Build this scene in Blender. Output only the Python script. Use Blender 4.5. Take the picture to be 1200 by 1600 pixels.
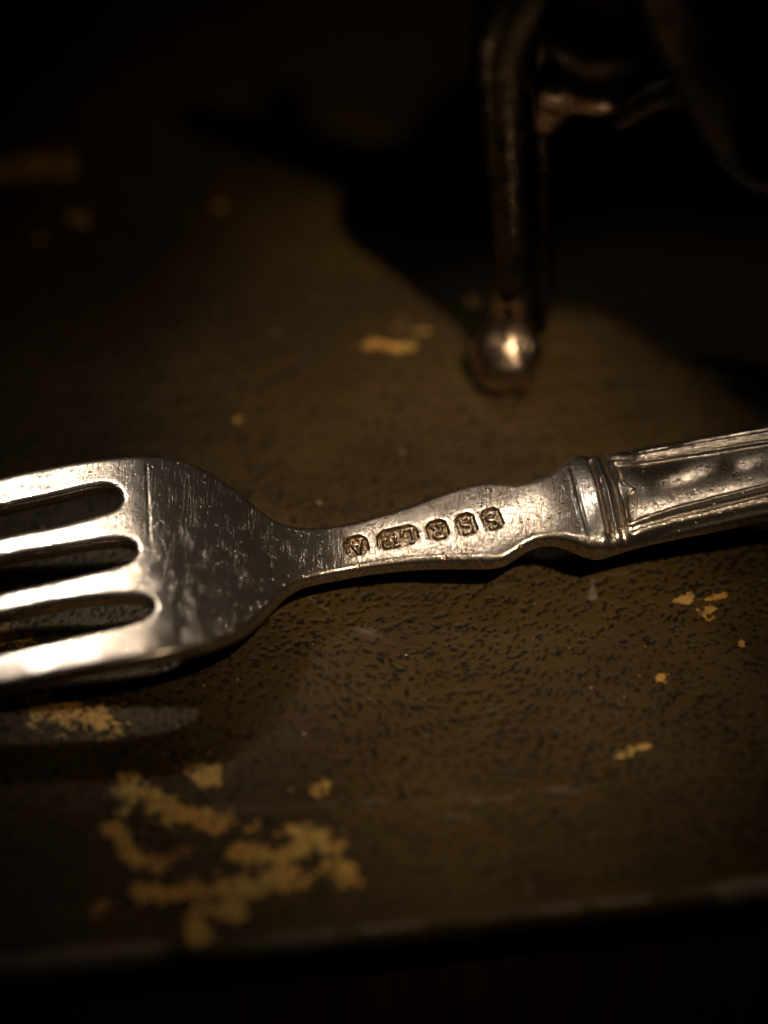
import bpy, math, random
import numpy as np
from mathutils import Vector, Quaternion
from mathutils.geometry import delaunay_2d_cdt

for o in list(bpy.data.objects):
    bpy.data.objects.remove(o)
scene = bpy.context.scene
S = 0.001                                   # everything below is laid out in millimetres

# ------------------------------------------------------------------ camera
ELEV, DIST, FIELD = math.radians(52.0), 260.0, 75.0
CAM = np.array([0.0, -DIST * math.cos(ELEV), DIST * math.sin(ELEV)])
FWD = np.array([0.0, math.cos(ELEV), -math.sin(ELEV)])
RIGHT = np.array([1.0, 0.0, 0.0])
UP = np.cross(RIGHT, FWD)
FPX = 1200.0 * DIST / FIELD

cam_data = bpy.data.cameras.new('camera')
cam = bpy.data.objects.new('camera', cam_data)
scene.collection.objects.link(cam)
cam.location = Vector(CAM * S)
cam.rotation_euler = (math.pi / 2 - ELEV, 0, 0)
cam_data.sensor_fit = 'HORIZONTAL'
cam_data.sensor_width = 36.0
cam_data.lens = 36.0 * DIST / FIELD
cam_data.clip_start = 0.005
cam_data.clip_end = 20.0
cam_data.dof.use_dof = True
cam_data.dof.focus_distance = 0.2512
cam_data.dof.aperture_fstop = 7.4
scene.camera = cam
scene.render.resolution_x, scene.render.resolution_y = 768, 1024

# ------------------------------------------------------------------ world and lamps
world = bpy.data.worlds.new('World')
scene.world = world
world.use_nodes = True
world.node_tree.nodes['Background'].inputs[0].default_value = (0.9, 0.75, 0.55, 1)
world.node_tree.nodes['Background'].inputs[1].default_value = 0.0015


def aim(o, target):
    d = Vector(target) - o.location
    o.rotation_euler = d.to_track_quat('-Z', 'Y').to_euler()


def lamp(name, kind, loc, target, energy, color, **kw):
    l = bpy.data.lights.new(name, kind)
    l.energy = energy
    l.color = color
    for k, v in kw.items():
        setattr(l, k, v)
    o = bpy.data.objects.new(name, l)
    scene.collection.objects.link(o)
    o.location = Vector(loc) * S
    aim(o, Vector(target) * S)
    return o


# warm spot lamp in front, to the right: makes the pool of light and the hard shadows
KEY_DIR = np.array([0.25, -0.37, 1.0])
KEY_DIR /= np.linalg.norm(KEY_DIR)
KEY_AIM = np.array([6.0, 0.0, 0.0])
KEY_POS = KEY_AIM + KEY_DIR * 620
# one lamp: an oval beam, its long way front to back, with a hot core inside a weak outer cone
for nm, watt, cone in (('key_core', 7.9, 9.4), ('key_outer', 1.6, 17.0)):
    key = lamp(nm, 'SPOT', KEY_POS, KEY_AIM, watt, (1.0, 0.79, 0.53),
               spot_size=math.radians(cone), spot_blend=1.0, shadow_soft_size=0.0065)
    key.scale = (0.62, 1.0, 1.0)
    key.rotation_euler = (key.rotation_euler.to_quaternion() @ Quaternion((0, 0, 1), math.radians(-34))).to_euler()


def mirror_lamp(name, direction, target, dist, energy, radius, cone, color, oval, roll):
    """spot with a narrow oval beam along the fork, mirrored in the silver"""
    t = np.array(target, float)
    d = np.array(direction) / np.linalg.norm(direction)
    o = lamp(name, 'SPOT', t + d * dist, t, energy, color, spot_size=math.radians(cone), spot_blend=0.8, shadow_soft_size=radius)
    o.scale = (1.0, oval, 1.0)
    o.rotation_euler = (o.rotation_euler.to_quaternion() @ Quaternion((0, 0, 1), math.radians(roll))).to_euler()
    return o


# soft source behind left, split into added spots for stem and tines, mirrored in the flats of the silver, and a small bright one for the white glints
SOFT = (1.0, 0.85, 0.68)
mirror_lamp('stem_lamp', (-0.19, 0.57, 0.79), (-1, -4, 6), 300, 2.4, 0.034, 5.4, SOFT, 0.6, -7)
mirror_lamp('tine_lamp', (-0.27, 0.56, 0.78), (-31, -9, 8), 300, 1.8, 0.030, 4.6, SOFT, 0.6, -7)
mirror_lamp('glint_lamp', (-0.36, 0.50, 0.78), (-27, -8, 9), 300, 3.3, 0.0120, 5.6, (1.0, 0.93, 0.84), 0.5, -21)
# unseen fill added nearly overhead, to brighten the rounded handle
mirror_lamp('handle_fill', (-0.25, 0.10, 0.96), (28, 3, 8), 220, 4.0, 0.036, 4.8, SOFT, 0.6, -30)
# unseen fill added behind left, only to put a highlight on the collar
mirror_lamp('collar_fill', (-0.40, 0.55, 0.74), (21, 2, 8), 300, 2.8, 0.020, 3.2, (1.0, 0.93, 0.84), 0.7, -21)

scene.view_settings.view_transform = 'Standard'
scene.view_settings.look = 'None'
scene.view_settings.exposure = 0.0
scene.view_settings.gamma = 1.0
scene.render.engine = 'CYCLES'


# ------------------------------------------------------------------ geometry helpers
def unproj(px, py, z=0.0):
    """pixel of the 1200x1600 photograph -> point of the place at height z"""
    d = FWD * FPX + RIGHT * (px - 600.0) - UP * (py - 800.0)
    return CAM + d * ((z - CAM[2]) / d[2])


def unproj_y(px, py, y):
    """the same on the upright plane at depth y"""
    d = FWD * FPX + RIGHT * (px - 600.0) - UP * (py - 800.0)
    return CAM + d * ((y - CAM[1]) / d[1])


def new_obj(name, mesh, parent=None):
    o = bpy.data.objects.new(name, mesh)
    scene.collection.objects.link(o)
    if parent is not None:
        o.parent = parent
    return o


def mesh_from(name, verts, faces, mat, smooth=True, normals=None):
    m = bpy.data.meshes.new(name)
    m.from_pydata((np.asarray(verts) * S).tolist(), [], faces)
    m.update()
    m.polygons.foreach_set('use_smooth', [smooth] * len(m.polygons))
    if mat is not None:
        m.materials.append(mat)
    if normals is not None:
        m.normals_split_custom_set_from_vertices(normals.tolist())
    return m


def empty(name, loc_mm, label, cat):
    o = bpy.data.objects.new(name, None)
    scene.collection.objects.link(o)
    o.location = Vector(loc_mm) * S
    o['label'] = label
    o['category'] = cat
    return o


def catmull(pts, step):
    pts = np.asarray(pts, float)
    out = []
    n = len(pts)
    for i in range(n - 1):
        p0, p1, p2, p3 = pts[max(i - 1, 0)], pts[i], pts[i + 1], pts[min(i + 2, n - 1)]
        k = max(1, int(np.linalg.norm(p2 - p1) / step))
        for j in range(k):
            t = j / k
            out.append(0.5 * ((2 * p1) + (-p0 + p2) * t + (2 * p0 - 5 * p1 + 4 * p2 - p3) * t * t
                              + (-p0 + 3 * p1 - 3 * p2 + p3) * t ** 3))
    out.append(pts[-1])
    return np.array(out)


def seg_dist(P, A, B):
    """distance of points P (n,2) to the nearest of the segments A-B"""
    best = np.full(len(P), 1e9)
    d = B - A
    L = (d * d).sum(1) + 1e-12
    for c in range(0, len(P), 4000):
        p = P[c:c + 4000]
        w = p[:, None, :] - A[None]
        t = np.clip((w * d[None]).sum(2) / L[None], 0, 1)
        q = w - t[..., None] * d[None]
        best[c:c + 4000] = np.sqrt((q * q).sum(2).min(1))
    return best


def inside(P, poly):
    x, y = P[:, 0], P[:, 1]
    r = np.zeros(len(P), bool)
    n = len(poly)
    for i in range(n):
        x1, y1 = poly[i]
        x2, y2 = poly[(i + 1) % n]
        if y1 == y2:
            continue
        c = ((y1 > y) != (y2 > y)) & (x < (x2 - x1) * (y - y1) / (y2 - y1) + x1)
        r ^= c
    return r


def sstep(a, b, x):
    t = np.clip((x - a) / (b - a), 0, 1)
    return t * t * (3 - 2 * t)


def gauss(x, w):
    return np.exp(-(x / w) ** 2)


_rng = np.random.RandomState(5)
_tab = _rng.rand(256, 256)


def vnoise(x, y):
    xi, yi = np.floor(x).astype(int), np.floor(y).astype(int)
    fx, fy = x - xi, y - yi
    fx, fy = fx * fx * (3 - 2 * fx), fy * fy * (3 - 2 * fy)
    g = lambda a, b: _tab[a % 256, b % 256]
    return (g(xi, yi) * (1 - fx) + g(xi + 1, yi) * fx) * (1 - fy) + (g(xi, yi + 1) * (1 - fx) + g(xi + 1, yi + 1) * fx) * fy


# ------------------------------------------------------------------ materials
class NT:
    def __init__(self, name):
        self.mat = bpy.data.materials.new(name)
        self.mat.use_nodes = True
        self.t = self.mat.node_tree
        self.t.nodes.clear()
        self.out = self.n('ShaderNodeOutputMaterial')

    def n(self, kind, **kw):
        nd = self.t.nodes.new(kind)
        for k, v in kw.items():
            setattr(nd, k, v)
        return nd

    def link(self, a, b):
        self.t.links.new(a, b)

    def setin(self, sock, v):
        if hasattr(v, 'node'):
            self.link(v, sock)
        else:
            sock.default_value = v

    def math(self, op, a, b=None, c=None, clamp=False):
        nd = self.n('ShaderNodeMath', operation=op, use_clamp=clamp)
        self.setin(nd.inputs[0], a)
        if b is not None:
            self.setin(nd.inputs[1], b)
        if c is not None:
            self.setin(nd.inputs[2], c)
        return nd.outputs[0]

    def remap(self, v, a, b, c=0.0, d=1.0, smooth=True):
        nd = self.n('ShaderNodeMapRange', interpolation_type='SMOOTHSTEP' if smooth else 'LINEAR')
        for i, x in enumerate((v, a, b, c, d)):
            self.setin(nd.inputs[i], x)
        return nd.outputs[0]

    def coord(self):
        return self.n('ShaderNodeTexCoord').outputs['Object']

    def mapping(self, vec, scale=(1, 1, 1), rot=(0, 0, 0), loc=(0, 0, 0)):
        nd = self.n('ShaderNodeMapping')
        self.link(vec, nd.inputs[0])
        nd.inputs['Location'].default_value = loc
        nd.inputs['Rotation'].default_value = rot
        nd.inputs['Scale'].default_value = scale
        return nd.outputs[0]

    def noise(self, vec, scale, detail=3, rough=0.55, dist=0.0, col=False):
        nd = self.n('ShaderNodeTexNoise')
        self.link(vec, nd.inputs['Vector'])
        nd.inputs['Scale'].default_value = scale
        nd.inputs['Detail'].default_value = detail
        nd.inputs['Roughness'].default_value = rough
        nd.inputs['Distortion'].default_value = dist
        return nd.outputs['Color' if col else 'Fac']

    def voro(self, vec, scale, feature='F1', rand=1.0, out='Distance'):
        nd = self.n('ShaderNodeTexVoronoi', feature=feature)
        self.link(vec, nd.inputs['Vector'])
        nd.inputs['Scale'].default_value = scale
        nd.inputs['Randomness'].default_value = rand
        return nd.outputs[out]

    def mix(self, f, a, b):
        nd = self.n('ShaderNodeMix', data_type='RGBA')
        self.setin(nd.inputs[0], f)
        self.setin(nd.inputs[6], a if hasattr(a, 'node') else (*a, 1))
        self.setin(nd.inputs[7], b if hasattr(b, 'node') else (*b, 1))
        return nd.outputs[2]

    def vadd(self, a, b, k):
        s = self.n('ShaderNodeVectorMath', operation='SCALE')
        self.link(b, s.inputs[0])
        s.inputs['Scale'].default_value = k
        ad = self.n('ShaderNodeVectorMath', operation='ADD')
        self.link(a, ad.inputs[0])
        self.link(s.outputs[0], ad.inputs[1])
        return ad.outputs[0]

    def bump(self, h, dist, strength=1.0, normal=None):
        nd = self.n('ShaderNodeBump')
        nd.inputs['Distance'].default_value = dist
        nd.inputs['Strength'].default_value = strength
        self.link(h, nd.inputs['Height'])
        if normal is not None:
            self.link(normal, nd.inputs['Normal'])
        return nd.outputs[0]

    def bsdf(self, color, rough, metal=0.0, normal=None, spec=0.5):
        p = self.n('ShaderNodeBsdfPrincipled')
        self.setin(p.inputs['Base Color'], color if hasattr(color, 'node') else (*color, 1))
        self.setin(p.inputs['Roughness'], rough)
        self.setin(p.inputs['Metallic'], metal)
        p.inputs['Specular IOR Level'].default_value = spec
        if normal is not None:
            self.link(normal, p.inputs['Normal'])
        return p.outputs[0]

    def finish(self, sh):
        self.link(sh, self.out.inputs['Surface'])
        return self.mat


def silver_material(name, tarnish=0.0, fine=1.0):
    m = NT(name)
    co = m.coord()
    speck = m.noise(co, 3300, 3, 0.7)                     # 0.2 mm pits and rubbed grain
    blot = m.noise(co, 420, 2, 0.6)
    sc = None                                              # fine scratches, two ways
    for ang, sx in ((0.5, 8000), (-0.75, 6500)):
        v = m.mapping(co, (sx, 380, 380), (0, 0, ang))
        r = m.remap(m.noise(v, 1.0, 0, 0.5), 0.60, 0.70)
        sc = r if sc is None else m.math('MAXIMUM', sc, r)
    pit = m.remap(m.voro(co, 1100), 0.10, 0.20, 1, 0)       # small pits and stuck dust
    base = m.mix(m.remap(blot, 0.38, 0.68), (0.97, 0.87, 0.74), (0.84, 0.72, 0.58))
    base = m.mix(m.remap(speck, 0.42, 0.58, 0, 0.85), base, (0.38, 0.30, 0.25))
    base = m.mix(m.math('MULTIPLY', pit, 0.6), base, (0.22, 0.15, 0.10))
    if tarnish > 0:
        rub = m.n('ShaderNodeAttribute', attribute_name='rub').outputs['Fac']
        tn = m.noise(co, 1500, 2, 0.6)
        tf_ = m.math('MULTIPLY', m.remap(tn, 0.35, 0.65, tarnish * 0.6, tarnish), m.remap(rub, 0.2, 0.9, 1.0, 0.15))
        base = m.mix(tf_, base, (0.24, 0.145, 0.055))
    h = m.math('ADD', m.math('MULTIPLY', speck, 1.0), m.math('MULTIPLY', m.math('MULTIPLY', sc, m.remap(blot, 0.4, 0.6)), -0.8))
    h = m.math('ADD', h, m.math('MULTIPLY', pit, -2.2))
    n1 = m.bump(h, 0.000030 * fine, 0.6)

    def gloss(rough):
        g = m.n('ShaderNodeBsdfAnisotropic', distribution='GGX')
        m.link(base, g.inputs['Color'])
        m.setin(g.inputs['Roughness'], rough)
        m.link(n1, g.inputs['Normal'])
        return g.outputs[0]
    mx = m.n('ShaderNodeMixShader')
    m.setin(mx.inputs[0], m.remap(blot, 0.3, 0.7, 0.20, 0.50))
    m.link(gloss(m.remap(speck, 0.35, 0.65, 0.12, 0.24)), mx.inputs[1])
    m.link(gloss(0.28), mx.inputs[2])
    mx2 = m.n('ShaderNodeMixShader')                       # satin wear
    m.setin(mx2.inputs[0], m.remap(speck, 0.35, 0.65, 0.05, 0.20))
    m.link(mx.outputs[0], mx2.inputs[1])
    m.link(gloss(0.56), mx2.inputs[2])
    return m.finish(mx2.outputs[0])


def leather_material():
    m = NT('olive_brown_leather')
    co = m.coord()
    pore = m.n('ShaderNodeAttribute', attribute_name='pore').outputs['Fac']
    pore = m.remap(pore, 0.06, 0.62)
    big = m.noise(co, 45, 2, 0.6)
    mid = m.noise(co, 190, 2, 0.65)
    base = m.mix(m.remap(big, 0.35, 0.65), (0.080, 0.049, 0.0135), (0.056, 0.034, 0.011))
    base = m.mix(m.remap(mid, 0.45, 0.75, 0, 0.6), base, (0.060, 0.032, 0.013))
    base = m.mix(m.math('MULTIPLY', pore, 0.96), base, (0.010, 0.007, 0.005))
    # grey rubbed scuffs and one painted glint
    sa = m.n('ShaderNodeAttribute', attribute_name='scuff_glint').outputs['Fac']
    sv = m.mapping(co, (120, 520, 300), (0, 0, -0.12))
    sn = m.noise(sv, 1.0, 2, 0.65)
    scf = m.remap(m.math('ADD', sa, m.math('MULTIPLY_ADD', sn, 2.2, -1.1)), 0.15, 1.1)
    base = m.mix(m.math('MULTIPLY', scf, 0.6), base, (0.30, 0.245, 0.205))
    # worn gilding: its outline is an attribute, its ragged rim the noise
    ga = m.n('ShaderNodeAttribute', attribute_name='gilt').outputs['Fac']
    gn = m.noise(co, 1300, 3, 0.75)
    gl = m.noise(co, 480, 3, 0.65)
    gsum = m.math('ADD', ga, m.math('MULTIPLY_ADD', gn, 3.0, -1.5))
    gsum = m.math('ADD', gsum, m.math('MULTIPLY_ADD', gl, 3.8, -1.95))
    gsum = m.math('SUBTRACT', gsum, m.math('MULTIPLY', pore, 0.35))
    gm = m.remap(gsum, 0.0, 0.55)
    gcol = m.mix(m.remap(mid, 0.35, 0.65), (0.72, 0.36, 0.085), (0.62, 0.40, 0.11))
    base = m.mix(m.math('MULTIPLY', gm, m.remap(gn, 0.35, 0.6, 0.55, 0.95)), base, gcol)
    # dust and crumbs
    dd = m.voro(co, 420, rand=1.0)
    dsize = m.remap(big, 0.36, 0.70, 0.0, 0.09)
    dust = m.math('LESS_THAN', dd, dsize)
    base = m.mix(m.math('MULTIPLY', dust, 0.8), base, (0.45, 0.36, 0.26))
    grain = m.noise(co, 3800, 2, 0.65)
    n1 = m.bump(grain, 0.00010, 0.9)
    rough = m.remap(grain, 0.3, 0.7, 0.34, 0.62)
    return m.finish(m.bsdf(base, rough, 0.0, n1, 0.17))


def dark_metal_material():
    m = NT('tarnished_dark_metal')
    co = m.coord()
    a = m.noise(co, 260, 4, 0.6)
    b = m.noise(co, 1400, 3, 0.6)
    base = m.mix(m.remap(a, 0.35, 0.65), (0.032, 0.027, 0.022), (0.125, 0.100, 0.074))
    base = m.mix(m.remap(b, 0.55, 0.7, 0, 0.6), base, (0.03, 0.022, 0.016))
    n1 = m.bump(a, 0.0008, 0.5)
    n1 = m.bump(b, 0.0001, 0.5, n1)
    return m.finish(m.bsdf(base, m.remap(b, 0.3, 0.7, 0.26, 0.5), 1.0, n1))


def lit_metal_material():  # ornament metal lightened in colour for the highlights on feet and bracket
    m = NT('highlight_metal')
    co = m.coord()
    a = m.noise(co, 300, 4, 0.6)
    base = m.mix(m.remap(a, 0.35, 0.65), (0.80, 0.60, 0.44), (0.34, 0.24, 0.17))
    n1 = m.bump(a, 0.0009, 0.5)
    return m.finish(m.bsdf(base, m.remap(a, 0.3, 0.7, 0.24, 0.40), 1.0, n1))


def page_material():
    m = NT('red_stained_page_edges')
    co = m.coord()
    v = m.mapping(co, (60, 60, 5200))
    a = m.noise(v, 1.0, 3, 0.6)
    b = m.noise(m.mapping(co, (420, 420, 40)), 1.0, 3, 0.6)
    base = m.mix(m.remap(b, 0.35, 0.7), (0.022, 0.006, 0.004), (0.055, 0.014, 0.009))
    return m.finish(m.bsdf(base, 0.7, 0.0, m.bump(a, 0.0002, 0.8), 0.2))


def table_material():
    m = NT('dark_red_wood')
    co = m.coord()
    a = m.noise(m.mapping(co, (420, 34, 90), (0, 0, 0.12)), 1.0, 5, 0.6, 0.4)
    base = m.mix(m.remap(a, 0.3, 0.7), (0.030, 0.010, 0.006), (0.085, 0.026, 0.013))
    return m.finish(m.bsdf(base, 0.5, 0.0, m.bump(a, 0.0003, 0.3), 0.3))


M_SILVER = silver_material('rubbed_silver')
M_STAMP = silver_material('tarnished_silver_stamp', 0.95, 0.15)
M_LEATHER = leather_material()
M_DARK = dark_metal_material()
M_FOOT = lit_metal_material()
M_PAGE = page_material()
M_TABLE = table_material()

# ------------------------------------------------------------------ setting: table and book
E0, E1 = unproj(0, 1518), unproj(1200, 1388)
EA = (E1 - E0) / np.linalg.norm(E1 - E0)                 # along the front edge of the book
EN = np.array([-EA[1], EA[0], 0.0])                      # into the book
EO = E0 + (E1 - E0) * 0.5
BOOK_H = 38.0

tv, tf = [], []
table_z = -BOOK_H - 5.6
NX = 24
for j in range(NX + 1):
    for i in range(NX + 1):
        x, y = -600 + 1200 * i / NX, -500 + 1300 * j / NX
        tv.append((x, y, table_z))
for j in range(NX):
    for i in range(NX):
        a = j * (NX + 1) + i
        tf.append((a, a + 1, a + NX + 2, a + NX + 1))
table = new_obj('tabletop', mesh_from('tabletop', tv, tf, M_TABLE))
table['kind'] = 'structure'
table['label'] = 'dark red wooden surface under the leather book'

book = empty('leather_book', (EO[0], EO[1], table_z), 'large dark olive brown leather book with worn gilding, lying flat under the fork', 'book')
book_inv = np.array([EO[0], EO[1], table_z])


def local(v):
    return np.asarray(v) - book_inv


def dense(lo, hi, vlo, vhi, step):
    c = list(np.arange(vlo, vhi, step))
    x, s = vlo, step
    left = []
    while x > lo:
        s *= 1.35
        x = max(lo, x - s)
        left.append(x)
    x, s = c[-1], step
    right = []
    while x < hi:
        s *= 1.35
        x = min(hi, x + s)
        right.append(x)
    return np.array(left[::-1] + c + right)


A = dense(-115, 125, -56, 58, 0.18)
B = np.concatenate([np.arange(0, 84, 0.18), dense(84.0, 250, 84.0, 172, 0.42)])
RE = 0.9
roll = [(RE - RE * math.cos(a), -RE + RE * math.sin(a)) for a in np.linspace(0, math.pi / 2, 7)[:-1]]
rows = [(0.9, -3.1), (0.15, -2.9), (0.0, -2.4)] + roll + [(RE + b * 1.0, 0.0) for b in B]
ra = np.array([r[0] for r in rows])
rz = np.array([r[1] for r in rows])
AA, RR = np.meshgrid(A, ra)
ZZ = np.repeat(rz[:, None], len(A), 1)
# edge is not dead straight: knocks and wear
wob = (vnoise(AA * 0.09 + 3, AA * 0 + 7.5) - 0.5) * 0.9 + (vnoise(AA * 0.4, AA * 0 + 1.5) - 0.5) * 0.5 + (vnoise(AA * 1.3, AA * 0 + 21.5) - 0.5) * 0.3
RR2 = RR + wob * np.exp(-RR / 2.0)
PX = EO[0] + EA[0] * AA + EN[0] * RR2
PY = EO[1] + EA[1] * AA + EN[1] * RR2
und = (vnoise(PX * 0.05 + 9, PY * 0.05 + 4) - 0.5) * 0.5 + (vnoise(PX * 0.22, PY * 0.22) - 0.5) * 0.16
ZZ = ZZ + und * np.clip(RR / 12, 0, 1)
# hair pores: short dashes sunk in the leather, lying in wavy rows
pore = np.zeros_like(ZZ)
prng = np.random.RandomState(11)
row_b = ra
gx, gy = np.meshgrid(np.arange(-57, 61, 0.64), np.arange(2.5, 168, 0.64))
gx = gx.ravel() + prng.uniform(-.35, .35, gx.size)
gy = gy.ravel() + prng.uniform(-.35, .35, gy.size)
# wavy rows: pull the pores together along the flow
ph = gy * 1.9 + 14 * vnoise(gx * 0.06 + 5, gy * 0.06 + 2) + gx * 0.35
gy = gy + 0.12 * np.sin(ph)
flow = (vnoise(gx * 0.045 + 31, gy * 0.045 + 17) - .5) * 2.6 + 0.12
dens = vnoise(gx * 0.16 + 3, gy * 0.16 + 60)
for x, y, an, dn, rw in zip(gx, gy, flow, dens, np.cos(ph)):
    u = prng.rand()
    if u < 0.20 - 0.45 * (dn - .5) + 0.13 * rw:
        continue
    la = 0.11 + 0.24 * prng.rand() ** 2 + 0.06 * dn
    lb = 0.09 + 0.08 * prng.rand()
    an = an + prng.normal() * 0.35
    i0, i1 = np.searchsorted(A, x - 0.75), np.searchsorted(A, x + 0.75)
    j0, j1 = np.searchsorted(row_b[9:], y - 0.75) + 9, np.searchsorted(row_b[9:], y + 0.75) + 9
    dx, dy = A[None, i0:i1] - x, row_b[j0:j1, None] - y
    c, s_ = math.cos(an), math.sin(an)
    e = ((dx * c + dy * s_) / la) ** 2 + ((-dx * s_ + dy * c) / lb) ** 2
    val = np.exp(-0.5 * e ** 1.5) * (0.40 + 0.60 * prng.rand())
    pore[j0:j1, i0:i1] = np.maximum(pore[j0:j1, i0:i1], val)
ZZ = ZZ - 0.21 * pore + 0.05 * (vnoise(PX * 1.6, PY * 1.6) - .5) * np.clip(RR / 3, 0, 1)
V = np.stack([PX, PY, ZZ], -1).reshape(-1, 3)
nr, nc = ZZ.shape
idx = np.arange(nr * nc, dtype=np.int32).reshape(nr, nc)
F = np.stack([idx[:-1, :-1], idx[:-1, 1:], idx[1:, 1:], idx[1:, :-1]], -1).reshape(-1, 4)
cover_mesh = bpy.data.meshes.new('front_cover')
cover_mesh.vertices.add(len(V))
cover_mesh.vertices.foreach_set('co', (local(V) * S).astype(np.float32).ravel())
cover_mesh.loops.add(F.size)
cover_mesh.loops.foreach_set('vertex_index', F.ravel())
cover_mesh.polygons.add(len(F))
cover_mesh.polygons.foreach_set('loop_start', np.arange(0, F.size, 4, dtype=np.int32))
cover_mesh.polygons.foreach_set('use_smooth', np.ones(len(F), bool))
cover_mesh.update(calc_edges=True)
cover_mesh.materials.append(M_LEATHER)

GILT = [  # pixel traces of the worn gold, radius in pixels, wear
    ([(201, 1231), (233, 1243), (262, 1266), (303, 1278), (344, 1286)], 15, 0),
    ([(314, 1206)], 19, 0), ([(496, 1237)], 10, 0), ([(198, 1269)], 9, 0),
    ([(181, 1289), (187, 1312), (216, 1342), (239, 1350)], 17, -.15),
    ([(286, 1330)], 14, -.35), ([(160, 1418)], 14, -.45),
    ([(222, 1394), (262, 1394), (315, 1388), (373, 1382), (432, 1385), (461, 1377)], 14, 0),
    ([(303, 1435), (315, 1458)], 13, 0), ([(309, 1423), (350, 1423), (373, 1417)], 12, 0),
    ([(379, 1336), (420, 1341), (455, 1336), (484, 1312), (513, 1318)], 15, 0),
    ([(455, 1295), (490, 1300)], 12, -.05), ([(443, 1353), (432, 1377)], 18, 0),
    ([(519, 1347), (548, 1374)], 14, 0), ([(390, 1298)], 11, -.2),
    ([(55, 1106), (100, 1114), (135, 1118), (162, 1130)], 20, -.05),
    ([(-5, 992), (35, 1000)], 14, 0),
    ([(1052, 942), (1075, 935), (1082, 928)], 5, -.1), ([(1095, 936), (1130, 932)], 5, -.1),
    ([(1108, 956)], 8, .1), ([(966, 1178)], 6, .1), ([(985, 1175), (1015, 1165)], 5, -.1),
    ([(1035, 1057)], 8, -.15), ([(1158, 1007)], 4, -.2),
    ([(575, 540), (640, 545)], 10, -.45), ([(620, 515), (660, 520)], 8, -.5),
    ([(-20, 268), (90, 255)], 24, -.1), ([(125, 335)], 15, -.05), ([(345, 320)], 13, -.5), ([(60, 370)], 12, -.4),
    ([(370, 655)], 7, -.4), ([(740, 470)], 12, -.2),
]
SCUFF_GLINT = [
    ([(560, 1250), (700, 1262), (830, 1245), (900, 1235)], 45, -.75),
    ([(780, 915), (900, 905), (980, 895)], 14, -.75), ([(560, 980), (620, 1010)], 26, -.8),
    ([(330, 1260), (520, 1255)], 45, -.85), ([(480, 930), (540, 975)], 5, -.5),
    ([(925, 905), (927, 935)], 8, -.2),  # glint on the leather, painted as a pale streak
    ([(320, 1480), (450, 1466), (560, 1454), (660, 1443)], 10, -.25), ([(430, 1468), (520, 1458)], 9, .1), ([(760, 1431), (850, 1421), (1010, 1404)], 9, -.65), ([(820, 1425), (900, 1416)], 7, -.2),
    ([(120, 1500), (240, 1488)], 9, -.3), ([(1080, 1396), (1160, 1388)], 7, -1.0),
]
flat = V[:, :2]


def paint(traces):
    val = np.full(len(V), -1.5)
    for pts, r, bias in traces:
        g = np.array([unproj(px, py, 0.0)[:2] for px, py in pts])
        k = np.linalg.norm(unproj(pts[0][0] + 10, pts[0][1])[:2] - unproj(*pts[0])[:2]) / 10
        R = r * k * 1.6
        lo, hi = g.min(0) - R * 3 - 2, g.max(0) + R * 3 + 2
        sel = np.where((flat[:, 0] > lo[0]) & (flat[:, 0] < hi[0]) & (flat[:, 1] > lo[1]) & (flat[:, 1] < hi[1]))[0]
        if len(sel) == 0:
            continue
        Aseg = g if len(g) == 1 else g[:-1]
        Bseg = g if len(g) == 1 else g[1:]
        d = seg_dist(flat[sel], Aseg, Bseg)
        val[sel] = np.maximum(val[sel], np.clip((R - d) / max(R, .35) * 1.1 + bias, -1.5, 1.0))
    return val


gv = paint(GILT)
sv_ = paint(SCUFF_GLINT)
edge_wear = np.exp(-((RR.reshape(-1) - 0.4) / 1.5) ** 2) * (0.9 * vnoise(AA * 0.13 + 40, AA * 0 + 3.3).reshape(-1) + .25 * vnoise(AA * 0.6, AA * 0 + 33.3).reshape(-1) - .05)
sv_ = np.maximum(sv_, -1.5 + edge_wear * 3.2 + 0.4 * (edge_wear > .2))
for nm, arr in (('gilt', gv), ('scuff_glint', sv_), ('pore', pore.reshape(-1))):
    at = cover_mesh.attributes.new(nm, 'FLOAT', 'POINT')
    at.data.foreach_set('value', arr.astype(np.float32))
cover = new_obj('front_cover', cover_mesh, book)
cover['label'] = 'pored olive brown leather cover with flaking gilt ornament'


def slab(name, a0, a1, b0, b1, z0, z1, mat, parent, bev=0.4):
    v, f = [], []
    for z, k in ((z0, bev), (z0 + bev, 0), (z1 - bev, 0), (z1, bev)):
        for a, b in ((a0 + k, b0 + k), (a1 - k, b0 + k), (a1 - k, b1 - k), (a0 + k, b1 - k)):
            v.append((EO[0] + EA[0] * a + EN[0] * b, EO[1] + EA[1] * a + EN[1] * b, z))
    for l in range(3):
        for i in range(4):
            j = (i + 1) % 4
            f.append((l * 4 + i, l * 4 + j, l * 4 + 4 + j, l * 4 + 4 + i))
    f += [(3, 2, 1, 0), (12, 13, 14, 15)]
    return new_obj(name, mesh_from(name, local(v), f, mat, smooth=False), parent)


slab('cover_board', -114.5, 124.5, 1.0, 249, -3.0, -0.9, M_LEATHER, book)
slab('page_block', -112, 121, 4.0, 246, -BOOK_H - 2.6, -3.05, M_PAGE, book)
slab('back_cover', -115, 125, 0.0, 250, table_z + 0.02, -BOOK_H - 2.65, M_LEATHER, book, 1.0)

# ------------------------------------------------------------------ the fork
# plan axis: s grows towards the handle, t towards the far side
AX0, AX1 = unproj(225, 873, 9.0), unproj(1200, 730, 8.5)
AXD = (AX1 - AX0)
AXD[2] = 0
AXD /= np.linalg.norm(AXD)
AXN = np.array([-AXD[1], AXD[0], 0.0])
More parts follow.
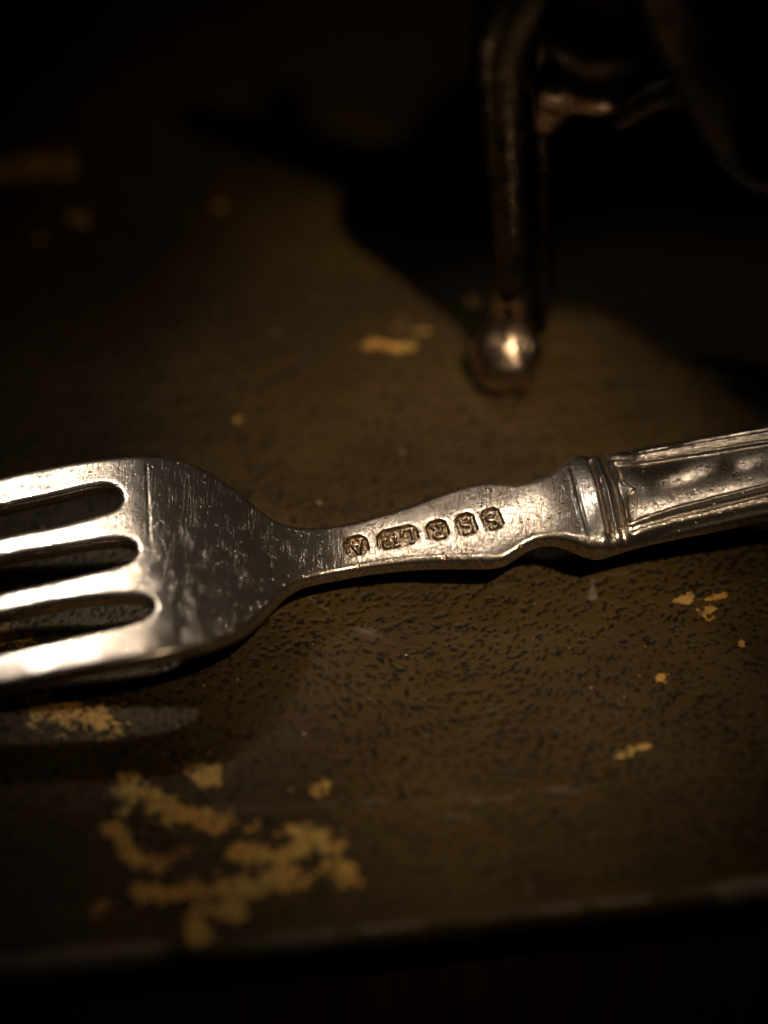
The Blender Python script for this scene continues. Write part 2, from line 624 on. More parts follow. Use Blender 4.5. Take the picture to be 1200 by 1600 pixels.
# back of the fork (facing up) in side view
PROF = np.array([(-48, 0.9), (-44, 1.2), (-38, 2.7), (-30, 4.8), (-22, 6.7), (-15, 8.1), (-10, 8.9), (-5, 9.5), (-1.5, 9.7), (1, 9.6), (3, 9.2),
                 (7, 8.0), (11, 6.5), (14, 5.5), (16.5, 4.95), (19, 4.8), (22, 5.05), (26, 5.55), (31, 6.25), (37, 7.1), (43, 7.9),
                 (52, 9.5), (60, 11.0), (72, 12.4), (88, 11.4), (100, 9.0), (112, 6.0), (122, 4.8)], float)
_pc = catmull(PROF, 0.25)


def zc(s):
    return np.interp(s, _pc[:, 0], _pc[:, 1])


def far_dz(s):
    return -0.66 * float(np.interp(s, [-48, 20, 38, 43, 47], [.6, .6, .6, .9, 1.05])) - dome_drop(s)


def near_dz(s):
    return -0.6 - dome_drop(s)


def dome_drop(s):
    return float(np.interp(s, [38, 43, 47], [0, 0.35, 0.9]))


def to_st(px, py, dz=-0.35):
    z = 8.0
    fz = dz if callable(dz) else (lambda s: dz)
    for _ in range(12):
        p = unproj(px, py, z)
        s = float((p - AX0) @ AXD)
        z = float(zc(s)) + fz(s)
    p = unproj(px, py, z)
    return float((p - AX0) @ AXD), float((p - AX0) @ AXN)


def trace(pts, dz=-0.35):
    return [to_st(x, y, dz) for x, y in pts]


far = trace([(0, 744), (60, 731), (120, 720), (180, 713), (230, 711), (270, 714), (300, 722), (330, 738), (360, 757),
             (390, 782), (415, 803), (440, 818), (470, 824), (505, 823), (545, 816), (620, 795), (693, 768), (730, 755),
             (765, 751), (796, 754), (820, 753), (845, 745), (865, 732), (886, 714), (900, 708), (920, 704), (945, 701),
             (1000, 692), (1060, 683), (1120, 672), (1200, 655)], far_dz)
near = trace([(0, 1076), (60, 1064), (120, 1052), (200, 1037), (260, 1025), (310, 1013), (350, 1000), (380, 987),
              (405, 969), (425, 949), (440, 933), (460, 918), (490, 907), (547, 896), (600, 888), (657, 882), (720, 880),
              (765, 879), (790, 874), (808, 863), (830, 850), (855, 844), (885, 847), (910, 855), (935, 859), (960, 854),
              (1000, 844), (1060, 832), (1120, 820), (1200, 803)], near_dz)
slot1u = trace([(0, 794), (80, 776), (140, 762), (165, 759), (180, 764)])
slot1 = slot1u + trace([(189, 778), (182, 794), (160, 803), (120, 814), (80, 824), (0, 840)])
slot2 = trace([(0, 876), (80, 861), (160, 848), (192, 846), (205, 850), (213, 862), (205, 876), (176, 888), (80, 910), (0, 928)])
slot3 = trace([(0, 964), (100, 943), (180, 934), (212, 934), (232, 938), (240, 949), (230, 962), (192, 977), (100, 998), (0, 1020)])

TIPS = []      # tips beyond the left of the frame: centre lines drawn in a little, tapering


def tine(hi, lo, tc):
    """hi, lo: (s,t) of the two edges where the frame cuts them; returns the way out to the tip and back"""
    up = [hi]
    dn = [lo]
    c0 = (hi[1] + lo[1]) / 2
    w0 = (hi[1] - lo[1]) / 2
    for k, s in ((0.35, -26.0), (0.7, -35.0), (0.93, -42.5), (1.0, -45.5)):
        c = c0 + (tc - c0) * k
        w = w0 * (1 - 0.5 * k)
        up.append((s, c + w))
        dn.append((s, c - w))
    c = tc
    w = w0 * 0.5
    tip = [(-46.6, c + w * 0.62), (-47.0, c), (-46.6, c - w * 0.62)]
    return up + tip + dn[::-1]


path = []
path += far[::-1]
t1 = tine(far[0], slot1[0], far[0][1] * 0.80)
t2 = tine(slot1[-1], slot2[0], (slot1[-1][1] + slot2[0][1]) / 2 * 0.9)
t3 = tine(slot2[-1], slot3[0], (slot2[-1][1] + slot3[0][1]) / 2 * 0.9)
t4 = tine(slot3[-1], near[0], near[0][1] * 0.80)
path += t1[1:-1] + slot1 + t2[1:-1] + slot2 + t3[1:-1] + slot3 + t4[1:-1] + near
# handle beyond the right of the frame: widens to a rounded end
hs, htf, htn = far[-1][0], far[-1][1], near[-1][1]
path += [(78, -7.2), (95, -8.6), (110, -9.6), (117, -9.0), (121, -6.0), (122.5, 0), (121, 6.0), (117, 9.0), (110, 9.6), (95, 8.6), (78, 7.2), far[-1]]
outline = catmull(path, 0.33)
# drop near-duplicate points
keep = [0]
for i in range(1, len(outline)):
    if np.linalg.norm(outline[i] - outline[keep[-1]]) > 0.12:
        keep.append(i)
if np.linalg.norm(outline[keep[-1]] - outline[0]) < 0.12:
    keep.pop()
outline = outline[keep]
# counter-clockwise
area = 0.5 * np.sum(outline[:, 0] * np.roll(outline[:, 1], -1) - np.roll(outline[:, 0], -1) * outline[:, 1])
if area < 0:
    outline = outline[::-1]
OA, OB = outline, np.roll(outline, -1, 0)

# -- traced mouldings of the handle, as s over t or t over s
col_crease = np.array(trace([(885, 718), (893, 752), (903, 795), (917, 843)], 0))
col_g1 = np.array(trace([(920, 706), (932, 745), (941, 785), (950, 820), (957, 850)], 0))
col_g2 = np.array(trace([(942, 704), (952, 735), (962, 762), (966, 780), (972, 805), (977, 822), (981, 848)], 0))
col_br = np.array(trace([(953, 703), (960, 719), (967, 730), (971, 749), (980, 759), (992, 763), (981, 770), (979, 787), (983, 805), (986, 820), (990, 848)], 0))
th_u1 = np.array(trace([(960, 699), (1000, 703), (1060, 692), (1120, 682), (1200, 670)], 0))
th_u2 = np.array(trace([(960, 716), (1000, 717), (1060, 708), (1120, 700), (1200, 688)], 0))
th_l2 = np.array(trace([(980, 815), (1000, 807), (1060, 789), (1120, 774), (1200, 755)], 0))
th_l1 = np.array(trace([(980, 830), (1000, 821), (1060, 804), (1120, 791), (1200, 773)], 0))


def s_of_t(c, t):
    o = np.argsort(c[:, 1])
    return np.interp(t, c[o, 1], c[o, 0])


def t_of_s(c, s):
    return np.interp(s, c[:, 0], c[:, 1])


S_CR, S_G1, S_BR = float(col_crease[:, 0].mean()), float(col_g1[:, 0].mean()), float(col_br[:, 0].mean())
S_NECK, S_HEAD = 15.5, 0.0


def edge_r(s):
    return np.interp(s, [-48, -12, 0, 12, 20, 38, S_CR, S_BR, 70], [0.5, 0.6, 0.6, 0.55, 0.6, 0.6, 0.9, 1.05, 1.05])


def thick(s):
    return np.interp(s, [-48, -30, 0, 12, 20, 38, S_CR, S_BR + 2, 80, 122], [1.4, 1.8, 1.8, 1.75, 1.8, 1.9, 2.7, 3.0, 3.0, 2.8])


def H(s, t):
    z = zc(s)
    wb = sstep(22, 10, s)
    z = z - wb * 0.0022 * t * t                               # bowl and tines a little convex across
    ws = sstep(14, 22, s)
    z = z - ws * 0.012 * t * t
    # knocks on the rubbed silver
    z = z + (1 - 0.75 * sstep(38, 43, s)) * ((vnoise(s * 0.55 + 11, t * 0.55 + 3) - .5) * 0.035 + (vnoise(s * 0.17 + 1, t * 0.2 + 8) - .5) * 0.05)
    # scored line across the bowl
    ln = 1.05 + 0.10 * (t - 4)
    z = z - 0.05 * gauss(s - ln, 0.14) * sstep(-1.5, 0.5, t) * (0.4 + vnoise(t * 2.5, t * 0 + 5.5))
    ln2 = 11.6 + 0.02 * t * t
    z = z - 0.05 * gauss(s - ln2, 0.18) * (vnoise(t * 1.5, t * 0 + 2.5))
    # collar
    cr, g1, g2, br = s_of_t(col_crease, t), s_of_t(col_g1, t), s_of_t(col_g2, t), s_of_t(col_br, t)
    z = z + 0.17 * np.clip(s - cr, 0, 2.2) * sstep(0.08, -0.28, s - g1)
    z = z + 0.10 * gauss(s - cr - 0.02, 0.12) - 0.06 * gauss(s - cr - 0.30, 0.14)
    z = z - 0.42 * gauss(s - g1, 0.20)
    z = z + 0.14 * gauss(s - (g1 + g2) / 2, 0.20)
    z = z - 0.42 * gauss(s - g2, 0.18)
    # sunk panel with its bracket end, and the threads beside it
    inh = sstep(-0.1, 0.25, s - br)
    u1, u2, l1, l2 = t_of_s(th_u1, s), t_of_s(th_u2, s), t_of_s(th_l1, s), t_of_s(th_l2, s)
    pan = sstep(0.0, -0.30, t - u2) * sstep(0.0, 0.30, t - l2)
    z = z + 0.15 * gauss(s - br + 0.16, 0.14)
    z = z - inh * pan * 0.20
    beside = sstep(-0.3, 0.8, s - s_of_t(col_g2, t))
    z = z + beside * (0.20 * gauss(t - u2, 0.18) + 0.15 * gauss(t - u1, 0.20) + 0.20 * gauss(t - l2, 0.20) + 0.17 * gauss(t - l1, 0.20))
    z = z - beside * (0.24 * gauss(t - (u1 + u2) / 2, 0.17) + 0.24 * gauss(t - (l1 + l2) / 2, 0.18)
                      + 0.20 * gauss(t - u1 - 0.55, 0.18) + 0.20 * gauss(t - l1 + 0.55, 0.18))
    hw = sstep(S_CR - 1.0, S_BR + 1.0, s)
    tm = (t_of_s(th_u2, s) + t_of_s(th_l2, s)) / 2
    z = z - hw * 0.036 * (t - tm) ** 2
    return z


# -- hallmarks: five sunk cartouches with raised letters, read from the far side
STAMPS = [('A', 557.5, 851.5, 40, 36), ('LTD', 621.5, 838.5, 71, 36), ('R', 684, 827.5, 37, 37), ('S', 729, 818, 34, 40), ('S', 769.5, 810.5, 34, 40)]
TILT = [0.04, -0.02, 0.03, 0.08, 0.10]
mm_s = np.linalg.norm(np.array(to_st(700, 825)) - np.array(to_st(600, 845))) / math.hypot(100, 20)
hall = []
for (txt, px, py, w, h), tl in zip(STAMPS, TILT):
    c = np.array(to_st(px, py, 0.0))
    hw, hh = w * mm_s / 2 * 0.95, h * mm_s / 2 / math.sin(ELEV) * 0.92
    cut = 0.27 * min(hw, hh) * 2
    base = [(-hw, -hh + cut), (-hw + cut, -hh), (hw - cut, -hh), (hw, -hh + cut), (hw, hh - cut), (hw - cut, hh), (-hw + cut, hh), (-hw, hh - cut)]
    rot = math.pi + tl                       # upside down for the camera
    R = np.array([[math.cos(rot), -math.sin(rot)], [math.sin(rot), math.cos(rot)]])
    poly = []
    for i in range(8):
        a, b = np.array(base[i]), np.array(base[(i + 1) % 8])
        k = max(1, int(np.linalg.norm(b - a) / 0.12))
        poly += [a + (b - a) * j / k for j in range(k)]
    poly = np.array(poly)
    poly = poly * (1 + 0.035 * (vnoise(poly[:, 0] * 3 + px, poly[:, 1] * 3 + py) - .5)[:, None])
    hall.append(dict(txt=txt, c=c, R=R, hw=hw, hh=hh, poly=poly, world=poly @ R.T + c))

# -- sample points of the plan
pts = []
nrm = np.stack([-(OB - np.roll(OA, 1, 0))[:, 1], (OB - np.roll(OA, 1, 0))[:, 0]], 1)
nrm /= np.linalg.norm(nrm, axis=1)[:, None]
for d in (0.06, 0.16, 0.30, 0.48, 0.70, 0.95, 1.25):
    q = outline + nrm * d
    dd = seg_dist(q, OA, OB)
    pts.append(q[(dd > d * 0.96) & inside(q, outline)])


def grid(s0, s1, ds, t0, t1, dt, margin):
    g = np.stack(np.meshgrid(np.arange(s0, s1, ds), np.arange(t0, t1, dt)), -1).reshape(-1, 2)
    g = g + _rng.uniform(-.01, .01, g.shape)
    ok = inside(g, outline)
    g = g[ok]
    return g[seg_dist(g, OA, OB) > margin]


pts.append(grid(-47, -14, 0.6, -13, 13, 0.45, 0.55))
pts.append(grid(-14, -0.5, 0.42, -13, 13, 0.42, 0.8))
pts.append(grid(-0.5, 2.6, 0.09, -13, 13, 0.35, 1.45))
pts.append(grid(2.6, 10.4, 0.42, -13, 13, 0.42, 1.45))
pts.append(grid(10.4, 14.4, 0.13, -13, 13, 0.4, 1.4))
pts.append(grid(14.4, S_CR - 1.4, 0.33, -9, 9, 0.33, 1.4))
pts.append(grid(S_CR - 1.4, S_BR + 1.6, 0.085, -9, 9, 0.16, 1.35))
pts.append(grid(S_BR + 1.6, 62, 0.30, -9, 9, 0.08, 1.3))
pts.append(grid(62, 68, 0.5, -9, 9, 0.2, 1.3))
pts.append(grid(68, 122, 0.7, -10, 10, 0.25, 1.4))
P = np.concatenate(pts)
# clear the hallmarks and ring them with closer points
okm = np.ones(len(P), bool)
ring = []
for hm in hall:
    w = hm['world']
    okm &= ~inside(P, w)
    okm &= seg_dist(P, w, np.roll(w, -1, 0)) > 0.10
    for g in (1.07, 1.16, 1.28):
        ring.append((hm['poly'] * g) @ hm['R'].T + hm['c'])
ring = np.concatenate(ring)
okr = np.ones(len(ring), bool)
for hm in hall:
    w = hm['world']
    okr &= ~inside(ring, w) & (seg_dist(ring, w, np.roll(w, -1, 0)) > 0.05)
okr &= seg_dist(ring, OA, OB) > 0.9
P = np.concatenate([P[okm], ring[okr]])

loops = [outline] + [hm['world'] for hm in hall]
cv, ce = [], []
for lp in loops:
    b = len(cv)
    cv += [Vector((float(a), float(c))) for a, c in lp]
    ce += [(b + i, b + (i + 1) % len(lp)) for i in range(len(lp))]
cv += [Vector((float(a), float(c))) for a, c in P]
ov, oe, of, _, _, _ = delaunay_2d_cdt(cv, ce, [], 0, 1e-6)
ov = np.array([(v.x, v.y) for v in ov])
of = np.array([f for f in of if len(f) == 3])
cen = ov[of].mean(1)
ok = inside(cen, outline)
for hm in hall:
    ok &= ~inside(cen, hm['world'])
of = of[ok]
# counter-clockwise triangles
a, b, c = ov[of[:, 0]], ov[of[:, 1]], ov[of[:, 2]]
cr_ = (b[:, 0] - a[:, 0]) * (c[:, 1] - a[:, 1]) - (b[:, 1] - a[:, 1]) * (c[:, 0] - a[:, 0])
of[cr_ < 0] = of[cr_ < 0][:, ::-1]

ss, tt = ov[:, 0], ov[:, 1]
dd = seg_dist(ov, OA, OB)
rr = edge_r(ss)
q = np.clip(rr - dd, 0, None)
drop = rr - np.sqrt(np.clip(rr * rr - q * q, 0, None))
# lip of each stamp sinks a touch
lip = np.zeros(len(ov))
for hm in hall:
    w = hm['world']
    dl = seg_dist(ov, w, np.roll(w, -1, 0))
    lip += 0.02 * np.exp(-(dl / 0.10) ** 2)
ztop = H(ss, tt) - drop - lip
zflat = zc(ss) - np.where(ss < 22, 0.0022, 0.012) * tt * tt
zbot = np.minimum(zflat - thick(ss) + drop, ztop - 0.15)


def plan_to_world(s, t, z):
    p = AX0[None, :] + np.outer(s, AXD) + np.outer(t, AXN)
    p[:, 2] = z
    return p


Vt, Vb = plan_to_world(ss, tt, ztop), plan_to_world(ss, tt, zbot)
nv = len(ov)
# the bottom passes under the stamps without holes: close it with the stamp rings filled as fans
faces = [tuple(f) for f in of] + [tuple(nv + f[::-1]) for f in of]
nO = len(outline)
for i in range(nO):
    j = (i + 1) % nO
    faces.append((i, nv + i, nv + j))
    faces.append((i, nv + j, j))
off = nO
for hm in hall:
    k = len(hm['world'])
    faces.append(tuple(nv + off + i for i in range(k))[::-1])
    off += k
VV = np.concatenate([Vt, Vb])
fn = np.zeros_like(VV)
tri = np.array([f for f in faces if len(f) == 3])
g = np.cross(VV[tri[:, 1]] - VV[tri[:, 0]], VV[tri[:, 2]] - VV[tri[:, 0]])
for k in range(3):
    np.add.at(fn, tri[:, k], g)
fn /= np.linalg.norm(fn, axis=1)[:, None] + 1e-12

# split into the parts of the fork
fork_base = AX0 + AXD * 20
fork = empty('silver_fork', (fork_base[0], fork_base[1], 0.0), 'worn silver table fork lying back up with five stamped hallmarks on its stem', 'fork')
fb = np.array([fork_base[0], fork_base[1], 0.0])
sl_end = [max(p[0] for p in sl) for sl in (slot1, slot2, slot3)]
sl_mid = [np.mean([p[1] for p in sl]) for sl in (slot1, slot2, slot3)]


def slot_mid(sl, s):
    p = np.array(sl)
    n = len(p) // 2
    u, l = p[:n], p[n:]
    u, l = u[np.argsort(u[:, 0])], l[np.argsort(l[:, 0])]
    return (np.interp(s, u[:, 0], u[:, 1]) + np.interp(s, l[:, 0], l[:, 1])) / 2


full = np.concatenate([ov, ov])
fc = np.array([full[list(f)].mean(0) for f in faces])
m1, m2, m3 = (slot_mid(x, fc[:, 0]) for x in (slot1, slot2, slot3))
ROOT = min(sl_end) - 0.9
lab = np.full(len(faces), 'head', dtype=object)
lab[fc[:, 0] > S_NECK] = 'stem'
lab[fc[:, 0] > S_CR] = 'collar'
lab[fc[:, 0] > S_G1 + 1.2] = 'handle'
tn = fc[:, 0] < ROOT
lab[tn & (fc[:, 1] > m1)] = 'tine0'
lab[tn & (fc[:, 1] <= m1) & (fc[:, 1] > m2)] = 'tine1'
lab[tn & (fc[:, 1] <= m2) & (fc[:, 1] > m3)] = 'tine2'
lab[tn & (fc[:, 1] <= m3)] = 'tine3'
parts = {}
for key in ('head', 'tine0', 'tine1', 'tine2', 'tine3', 'stem', 'collar', 'handle'):
    fs = [faces[i] for i in np.where(lab == key)[0]]
    used = np.unique(np.concatenate([np.array(f) for f in fs]))
    rm = {int(u): i for i, u in enumerate(used)}
    nm = 'tine' if key.startswith('tine') else key
    me = mesh_from(nm, VV[used] - fb, [tuple(rm[int(i)] for i in f) for f in fs], M_SILVER, True, fn[used])
    parts[key] = new_obj(nm, me, fork)
parts['handle']['label'] = 'handle with moulded threads and a bracket ended panel'

# letters as strokes in a unit box (x to the right, y up, both -1..1)


def arc(cx, cy, rx, ry, a0, a1, n=12):
    return [(cx + rx * math.cos(math.radians(a0 + (a1 - a0) * i / n)), cy + ry * math.sin(math.radians(a0 + (a1 - a0) * i / n))) for i in range(n + 1)]


GLYPH = {
    'A': [[(-.75, -.9), (0, .95)], [(0, .95), (.75, -.9)], [(-.42, -.25), (.42, -.25)], [(-1, -.92), (-.5, -.92)], [(.5, -.92), (1, -.92)]],
    'S': [arc(0, .47, .62, .45, 25, 270) + arc(0, -.47, .68, .47, 90, -155), [(.6, .62), (.66, .95)], [(-.66, -.6), (-.7, -.95)]],
    'R': [[(-.5, -.9), (-.5, .9)], [(-.5, .9), (.1, .9)] + arc(.1, .45, .5, .45, 90, -90) + [(-.5, 0)], [(.05, 0), (.7, -.9)], [(-.8, -.92), (-.2, -.92)], [(-.8, .9), (-.5, .9)], [(.55, -.92), (.9, -.92)]],
    'L': [[(-.5, .9), (-.5, -.9)], [(-.85, .92), (-.1, .92)], [(-.85, -.92), (.7, -.92), (.8, -.35)]],
    'T': [[(0, -.9), (0, .9)], [(-.75, .9), (.75, .9)], [(-.75, .9), (-.8, .5)], [(.75, .9), (.8, .5)], [(-.35, -.92), (.35, -.92)]],
    'D': [[(-.55, -.9), (-.55, .9)], [(-.55, .9), (0, .9)] + arc(0, 0, .7, .9, 90, -90) + [(-.55, -.9)]],
}


def strokes(txt, hw, hh):
    """list of (A, B, halfwidth) in the stamp's own millimetres"""
    out = []

    def put(ch, cx, cy, sx, sy, w):
        for st in GLYPH[ch]:
            p = np.array(st) * (sx, sy) + (cx, cy)
            for i in range(len(p) - 1):
                out.append((p[i], p[i + 1], w))
    if txt == 'LTD':
        put('L', -hw * 0.52, 0, hh * 0.62, hh * 0.66, 0.13)
        put('T', hw * 0.12, hh * 0.26, hw * 0.15, hh * 0.42, 0.10)
        put('D', hw * 0.56, hh * 0.26, hw * 0.19, hh * 0.42, 0.10)
        for x in (hw * 0.12, hw * 0.50, hw * 0.72):
            out.append((np.array((x, -hh * 0.5)), np.array((x + .01, -hh * 0.5)), 0.13))
    else:
        put(txt, 0, 0, hw * (0.60 if txt != 'A' else 0.62), hh * 0.66, 0.14)
        if txt == 'S':
            out.append((np.array((-hw * .62, hh * .72)), np.array((-hw * .6, hh * .72)), 0.12))
            out.append((np.array((hw * .55, -hh * .72)), np.array((hw * .6, -hh * .7)), 0.11))
    return out


for k, hm in enumerate(hall):
    poly, hw, hh = hm['poly'], hm['hw'], hm['hh']
    g = np.stack(np.meshgrid(np.arange(-hw, hw, 0.042), np.arange(-hh, hh, 0.042)), -1).reshape(-1, 2)
    PB = np.roll(poly, -1, 0)
    ok = inside(g, poly)
    g = g[ok]
    g = g[seg_dist(g, poly, PB) > 0.035]
    allp = np.concatenate([poly, g])
    v2, e2, f2, _, _, _ = delaunay_2d_cdt([Vector((float(a), float(b))) for a, b in allp],
                                          [(i, (i + 1) % len(poly)) for i in range(len(poly))], [], 0, 1e-6)
    v2 = np.array([(v.x, v.y) for v in v2])
    f2 = np.array([f for f in f2 if len(f) == 3])
    f2 = f2[inside(v2[f2].mean(1), poly)]
    a, b, c = v2[f2[:, 0]], v2[f2[:, 1]], v2[f2[:, 2]]
    cr_ = (b[:, 0] - a[:, 0]) * (c[:, 1] - a[:, 1]) - (b[:, 1] - a[:, 1]) * (c[:, 0] - a[:, 0])
    f2[cr_ < 0] = f2[cr_ < 0][:, ::-1]
    d = seg_dist(v2, poly, PB)
    floor = -0.44 * sstep(0.0, 0.15, d) + 0.05 * (vnoise(v2[:, 0] * 5 + k * 7, v2[:, 1] * 5) - .5)* sstep(0.0, 0.2, d)
    st = strokes(hm['txt'], hw, hh)
    ld = np.full(len(v2), 9.0)
    for p0, p1, w in st:
        ld = np.minimum(ld, seg_dist(v2, p0[None], p1[None]) - w)
    raise_ = 0.34 * sstep(0.05, -0.06, ld) * sstep(0.05, 0.2, d)
    wpt = v2 @ hm['R'].T + hm['c']
    lipz = 0.02
    z = H(wpt[:, 0], wpt[:, 1]) - lipz + floor + raise_
    Vw = plan_to_world(wpt[:, 0], wpt[:, 1], z) - fb
    me = mesh_from('hallmark', Vw, [tuple(f) for f in f2], M_STAMP)
    at = me.attributes.new('rub', 'FLOAT', 'POINT')
    at.data.foreach_set('value', (raise_ / 0.34).astype(np.float32))
    o = new_obj('hallmark', me, parts['stem'])
    o['label'] = 'sunk cartouche stamped with upside down %s' % {'LTD': 'Ltd'}.get(hm['txt'], hm['txt'])

# ------------------------------------------------------------------ dark metal ornament behind
FOOT = unproj(790, 562, 0.0)
orn = empty('metal_ornament', (FOOT[0], FOOT[1], 0.0), 'dark tarnished metal ornament standing on slim legs behind the fork', 'ornament')
ob = np.array([FOOT[0], FOOT[1], 0.0])


def sweep(name, pts, radii, mat, parent, base, seg=14, flat_=1.0, ridge=0.0):
    """tapering round bar along points; closed ends"""
    P = np.asarray(pts, float)
    C = catmull(np.hstack([P, np.asarray(radii, float)[:, None]]), 0.9)
    pos, rad = C[:, :3], C[:, 3]
    v, f = [], []
    n = len(pos)
    ref = np.array([0.0, -1.0, 0.15])
    for i in range(n):
        tg = pos[min(i + 1, n - 1)] - pos[max(i - 1, 0)]
        tg /= np.linalg.norm(tg)
        e1 = np.cross(tg, ref)
        e1 /= np.linalg.norm(e1)
        e2 = np.cross(e1, tg)
        for k in range(seg):
            a = 2 * math.pi * k / seg
            rr_ = rad[i] * (1 + ridge * math.cos(3 * a))
            v.append(pos[i] + e1 * math.cos(a) * rr_ + e2 * math.sin(a) * rr_ * flat_)
    for i in range(n - 1):
        for k in range(seg):
            k2 = (k + 1) % seg
            f.append((i * seg + k, i * seg + k2, (i + 1) * seg + k2, (i + 1) * seg + k))
    f.append(tuple(range(seg))[::-1])
    f.append(tuple((n - 1) * seg + k for k in range(seg)))
    return new_obj(name, mesh_from(name, np.array(v) - base, f, mat), parent)


def lathe_foot(name, center, prof, mat, parent, base, cleft=True):
    seg = 40
    v, f = [], []
    for r, z in prof:
        fw = 2.6 * (1 - sstep(4.0, 8.5, z))                       # the toe stands forward of the ankle
        for k in range(seg):
            a = 2 * math.pi * k / seg
            rad = r - 0.7 * math.exp(-((a - (1.5 * math.pi + 0.2)) / 0.15) ** 2) * float(sstep(4.4, 2.6, z)) * min(1, r / 3)
            rad *= 1 + 0.30 * (float(vnoise(np.array(2.2 * math.cos(a) + 5 + z * .25), np.array(2.2 * math.sin(a) + 9 + z * .3))) - .5)
            v.append((center[0] + rad * math.cos(a), center[1] - fw + rad * math.sin(a), center[2] + z))
    n = len(prof)
    for i in range(n - 1):
        for k in range(seg):
            k2 = (k + 1) % seg
            f.append((i * seg + k, i * seg + k2, (i + 1) * seg + k2, (i + 1) * seg + k))
    f.append(tuple(range(seg))[::-1])
    f.append(tuple((n - 1) * seg + k for k in range(seg)))
    return new_obj(name, mesh_from(name, np.array(v) - base, f, mat), parent)


fy = FOOT[1]


def U(px, py, dy=0.0):
    return unproj_y(px, py, fy + dy)


foot_prof = [(1.7, 0.05), (2.5, 0.4), (3.1, 1.1), (3.45, 2.1), (3.55, 3.1), (3.45, 4.0), (3.15, 4.9), (2.7, 5.7), (2.2, 6.3), (1.9, 7.0), (1.8, 8.0), (1.8, 9.2), (2.0, 10.0), (1.9, 10.7), (1.5, 11.4), (1.3, 12.4)]
lathe_foot('foot', FOOT, foot_prof, M_FOOT, orn, ob)['label'] = 'hoof shaped foot, its metal lightened for the highlight'
# leg: rough front rib and smoother rear rib with a groove between
sweep('leg', [U(803, 500), U(801, 430), U(799, 350), U(794, 270), U(790, 200), U(786, 130), U(784, 60), U(800, 0), U(835, -60), U(885, -150)],
      [1.7, 1.9, 2.1, 2.3, 2.5, 2.8, 3.2, 3.5, 3.6, 4.0], M_DARK, orn, ob, ridge=0.10)
sweep('leg_rib', [U(840, 510, 3), U(842, 430, 3), U(843, 350, 3), U(844, 270, 3), U(842, 200, 3), U(838, 120, 3), U(834, 40, 3), U(860, -60, 3)],
      [1.1, 1.4, 1.5, 1.6, 1.8, 2.3, 2.9, 3.0], M_DARK, orn, ob)
# arched bracket from the leg over to the body
sweep('bracket', [U(840, 190, 2), U(858, 150, 2), U(885, 132, 1), U(915, 136, 0), U(945, 152, 0), U(962, 168, 1)],
      [2.2, 3.0, 3.2, 2.8, 2.2, 1.0], M_FOOT, orn, ob, flat_=0.8)  # lighter metal than the leg, so its highlight shows
sweep('scroll_panel', [U(858, 8), U(872, 36, -1), U(902, 60, -2), U(945, 76, -2), U(990, 82, -1), U(1030, 86, 1)],
      [1.2, 2.4, 3.2, 3.3, 2.6, 0.9], M_DARK, orn, ob, flat_=0.6)
sweep('apron', [U(960, 200, 3), U(985, 178, 3), U(1030, 152, 3), U(1080, 142, 2), U(1125, 150, 0), U(1160, 175, -2)],
      [0.8, 1.3, 1.7, 1.9, 2.0, 1.6], M_DARK, orn, ob, flat_=0.7)
# second leg leaving the frame on the right
L2 = [U(1060, -60, 0), U(1085, 30, -1), U(1118, 100, -3), U(1132, 165, -4), U(1150, 215, -5), U(1190, 262, -7), U(1260, 320, -10)]
foot2 = np.array([L2[-1][0] + 9.0, L2[-1][1] - 3.0, 0.0])
L2 += [np.array([foot2[0] - 0.6, foot2[1] + 0.6, 14.0]), np.array([foot2[0], foot2[1], 8.6])]
sweep('leg', L2, [5.0, 4.6, 3.8, 3.0, 2.5, 2.2, 1.8, 1.6, 1.5], M_DARK, orn, ob, ridge=0.12)
lathe_foot('foot', foot2, foot_prof, M_FOOT, orn, ob)

def from_shadow(px, py, z):
    """point at height z whose shadow falls on that pixel"""
    g = unproj(px, py, 0.0)
    return g + (KEY_POS - g) * (z / KEY_POS[2])


# body carried by the legs: a long hollow-bellied shape, most of it above the frame
ZB = 104.0
shadow_line = [(650, 225), (615, 320), (620, 400), (690, 470), (780, 492), (860, 488), (935, 492), (1060, 562), (1190, 648), (1330, 735), (1480, 760),
               (1580, 600), (1500, 300), (1250, 130), (1000, 90), (800, 120), (700, 180)]
ring0 = np.array([from_shadow(x, y, ZB + 2.0)[:2] for x, y in shadow_line])
ring0 = catmull(np.vstack([ring0, ring0[:1]]), 1.2)[:-1]
bcx = ring0.mean(0)
levels = [(0.02, -3.2), (0.35, -2.8), (0.65, -1.6), (0.86, 0.0), (0.96, 1.2), (1.0, 2.6), (0.985, 5), (0.93, 10), (0.84, 16), (0.70, 22), (0.5, 26.5), (0.25, 29), (0.02, 30)]
v, f = [], []
NU = len(ring0)
for k_, z_ in levels:
    for p in ring0:
        q_ = bcx + (p - bcx) * k_
        v.append((q_[0], q_[1], ZB + z_))
for j_ in range(len(levels) - 1):
    for k_ in range(NU):
        k2 = (k_ + 1) % NU
        f.append((j_ * NU + k_, (j_ + 1) * NU + k_, (j_ + 1) * NU + k2, j_ * NU + k2))
f.append(tuple(range(NU)))
f.append(tuple((len(levels) - 1) * NU + k_ for k_ in range(NU))[::-1])
body = new_obj('body', mesh_from('body', np.array(v) - ob, f, M_DARK), orn)

for p0, r0 in ((U(885, -150), 4.0), (U(1060, -60, 0), 3.2)):
    tp = np.array([bcx[0] * 0.6 + p0[0] * 0.4, bcx[1] * 0.6 + p0[1] * 0.4, ZB])
    sweep('shoulder', [p0 + (0, 0, -3.0), p0, (p0 + tp) / 2, tp], [r0 * .9, r0, r0 * 1.1, r0 * 1.5], M_DARK, orn, ob)
ZA = ZB + 4
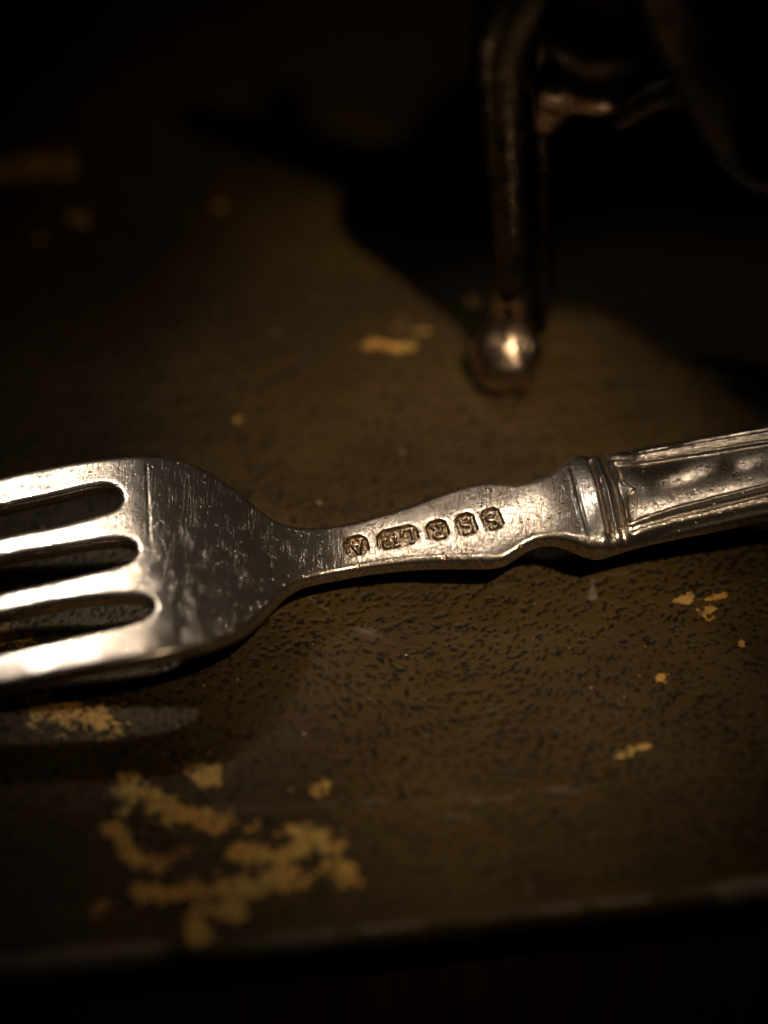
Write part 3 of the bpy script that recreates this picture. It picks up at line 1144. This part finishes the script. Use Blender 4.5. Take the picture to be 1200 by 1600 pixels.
# spout arm and its knob, out of the frame above; their shadow crosses the leather on the left
arm = [from_shadow(700, 300, ZA - 2), from_shadow(560, 262, ZA), from_shadow(440, 222, ZA + 1), from_shadow(345, 198, ZA + 2), from_shadow(285, 180, ZA + 2)]
sweep('spout', arm, [4.2, 3.0, 2.5, 2.1, 1.5], M_DARK, orn, ob)
kn = from_shadow(445, 190, ZA + 2)
sweep('knob', [kn + (0, 0, -1.0), kn + (0.2, 1.5, 0.8), kn + (0.0, 3.0, 2.0), kn + (0, 3.6, 2.4)], [1.6, 1.9, 1.5, 0.5], M_DARK, orn, ob)

# ------------------------------------------------------------------ dust on the fork and the leather
drng = np.random.RandomState(23)
dm = NT('pale_dust')
DUST = dm.finish(dm.bsdf((0.62, 0.52, 0.40), 0.5, 0.0, None, 0.5))
spots = []
for n, s0, s1, t0, t1 in ((150, -16, 15, -12, 12), (60, 15, 60, -6, 6)):
    c = np.stack([drng.uniform(s0, s1, n), drng.uniform(t0, t1, n)], 1)
    c = c[inside(c, outline)]
    c = c[seg_dist(c, OA, OB) > 0.9]
    w = plan_to_world(c[:, 0], c[:, 1], H(c[:, 0], c[:, 1]))
    spots += [(p, 0.03 + 0.055 * drng.rand() ** 2) for p in w]
for k in range(260):
    p = unproj(drng.uniform(0, 1200), drng.uniform(520, 1420), 0.0)
    p[2] = 0.05
    spots.append((p, 0.03 + 0.07 * drng.rand() ** 3))
v, f = [], []
for p, r in spots:
    b = len(v)
    st = drng.uniform(0.6, 1.5, 3)
    for q_ in ((1, 0, 0), (-1, 0, 0), (0, 1, 0), (0, -1, 0), (0, 0, 1), (0, 0, -1)):
        v.append(p + np.array(q_) * r * st * drng.uniform(0.7, 1.3))
    for t_ in ((0, 2, 4), (2, 1, 4), (1, 3, 4), (3, 0, 4), (2, 0, 5), (1, 2, 5), (3, 1, 5), (0, 3, 5)):
        f.append(tuple(b + i for i in t_))
dust = new_obj('dust', mesh_from('dust', v, f, DUST, smooth=False))
dust['kind'] = 'stuff'
dust['label'] = 'pale dust specks lying on the fork and the leather'
dust['category'] = 'dust'
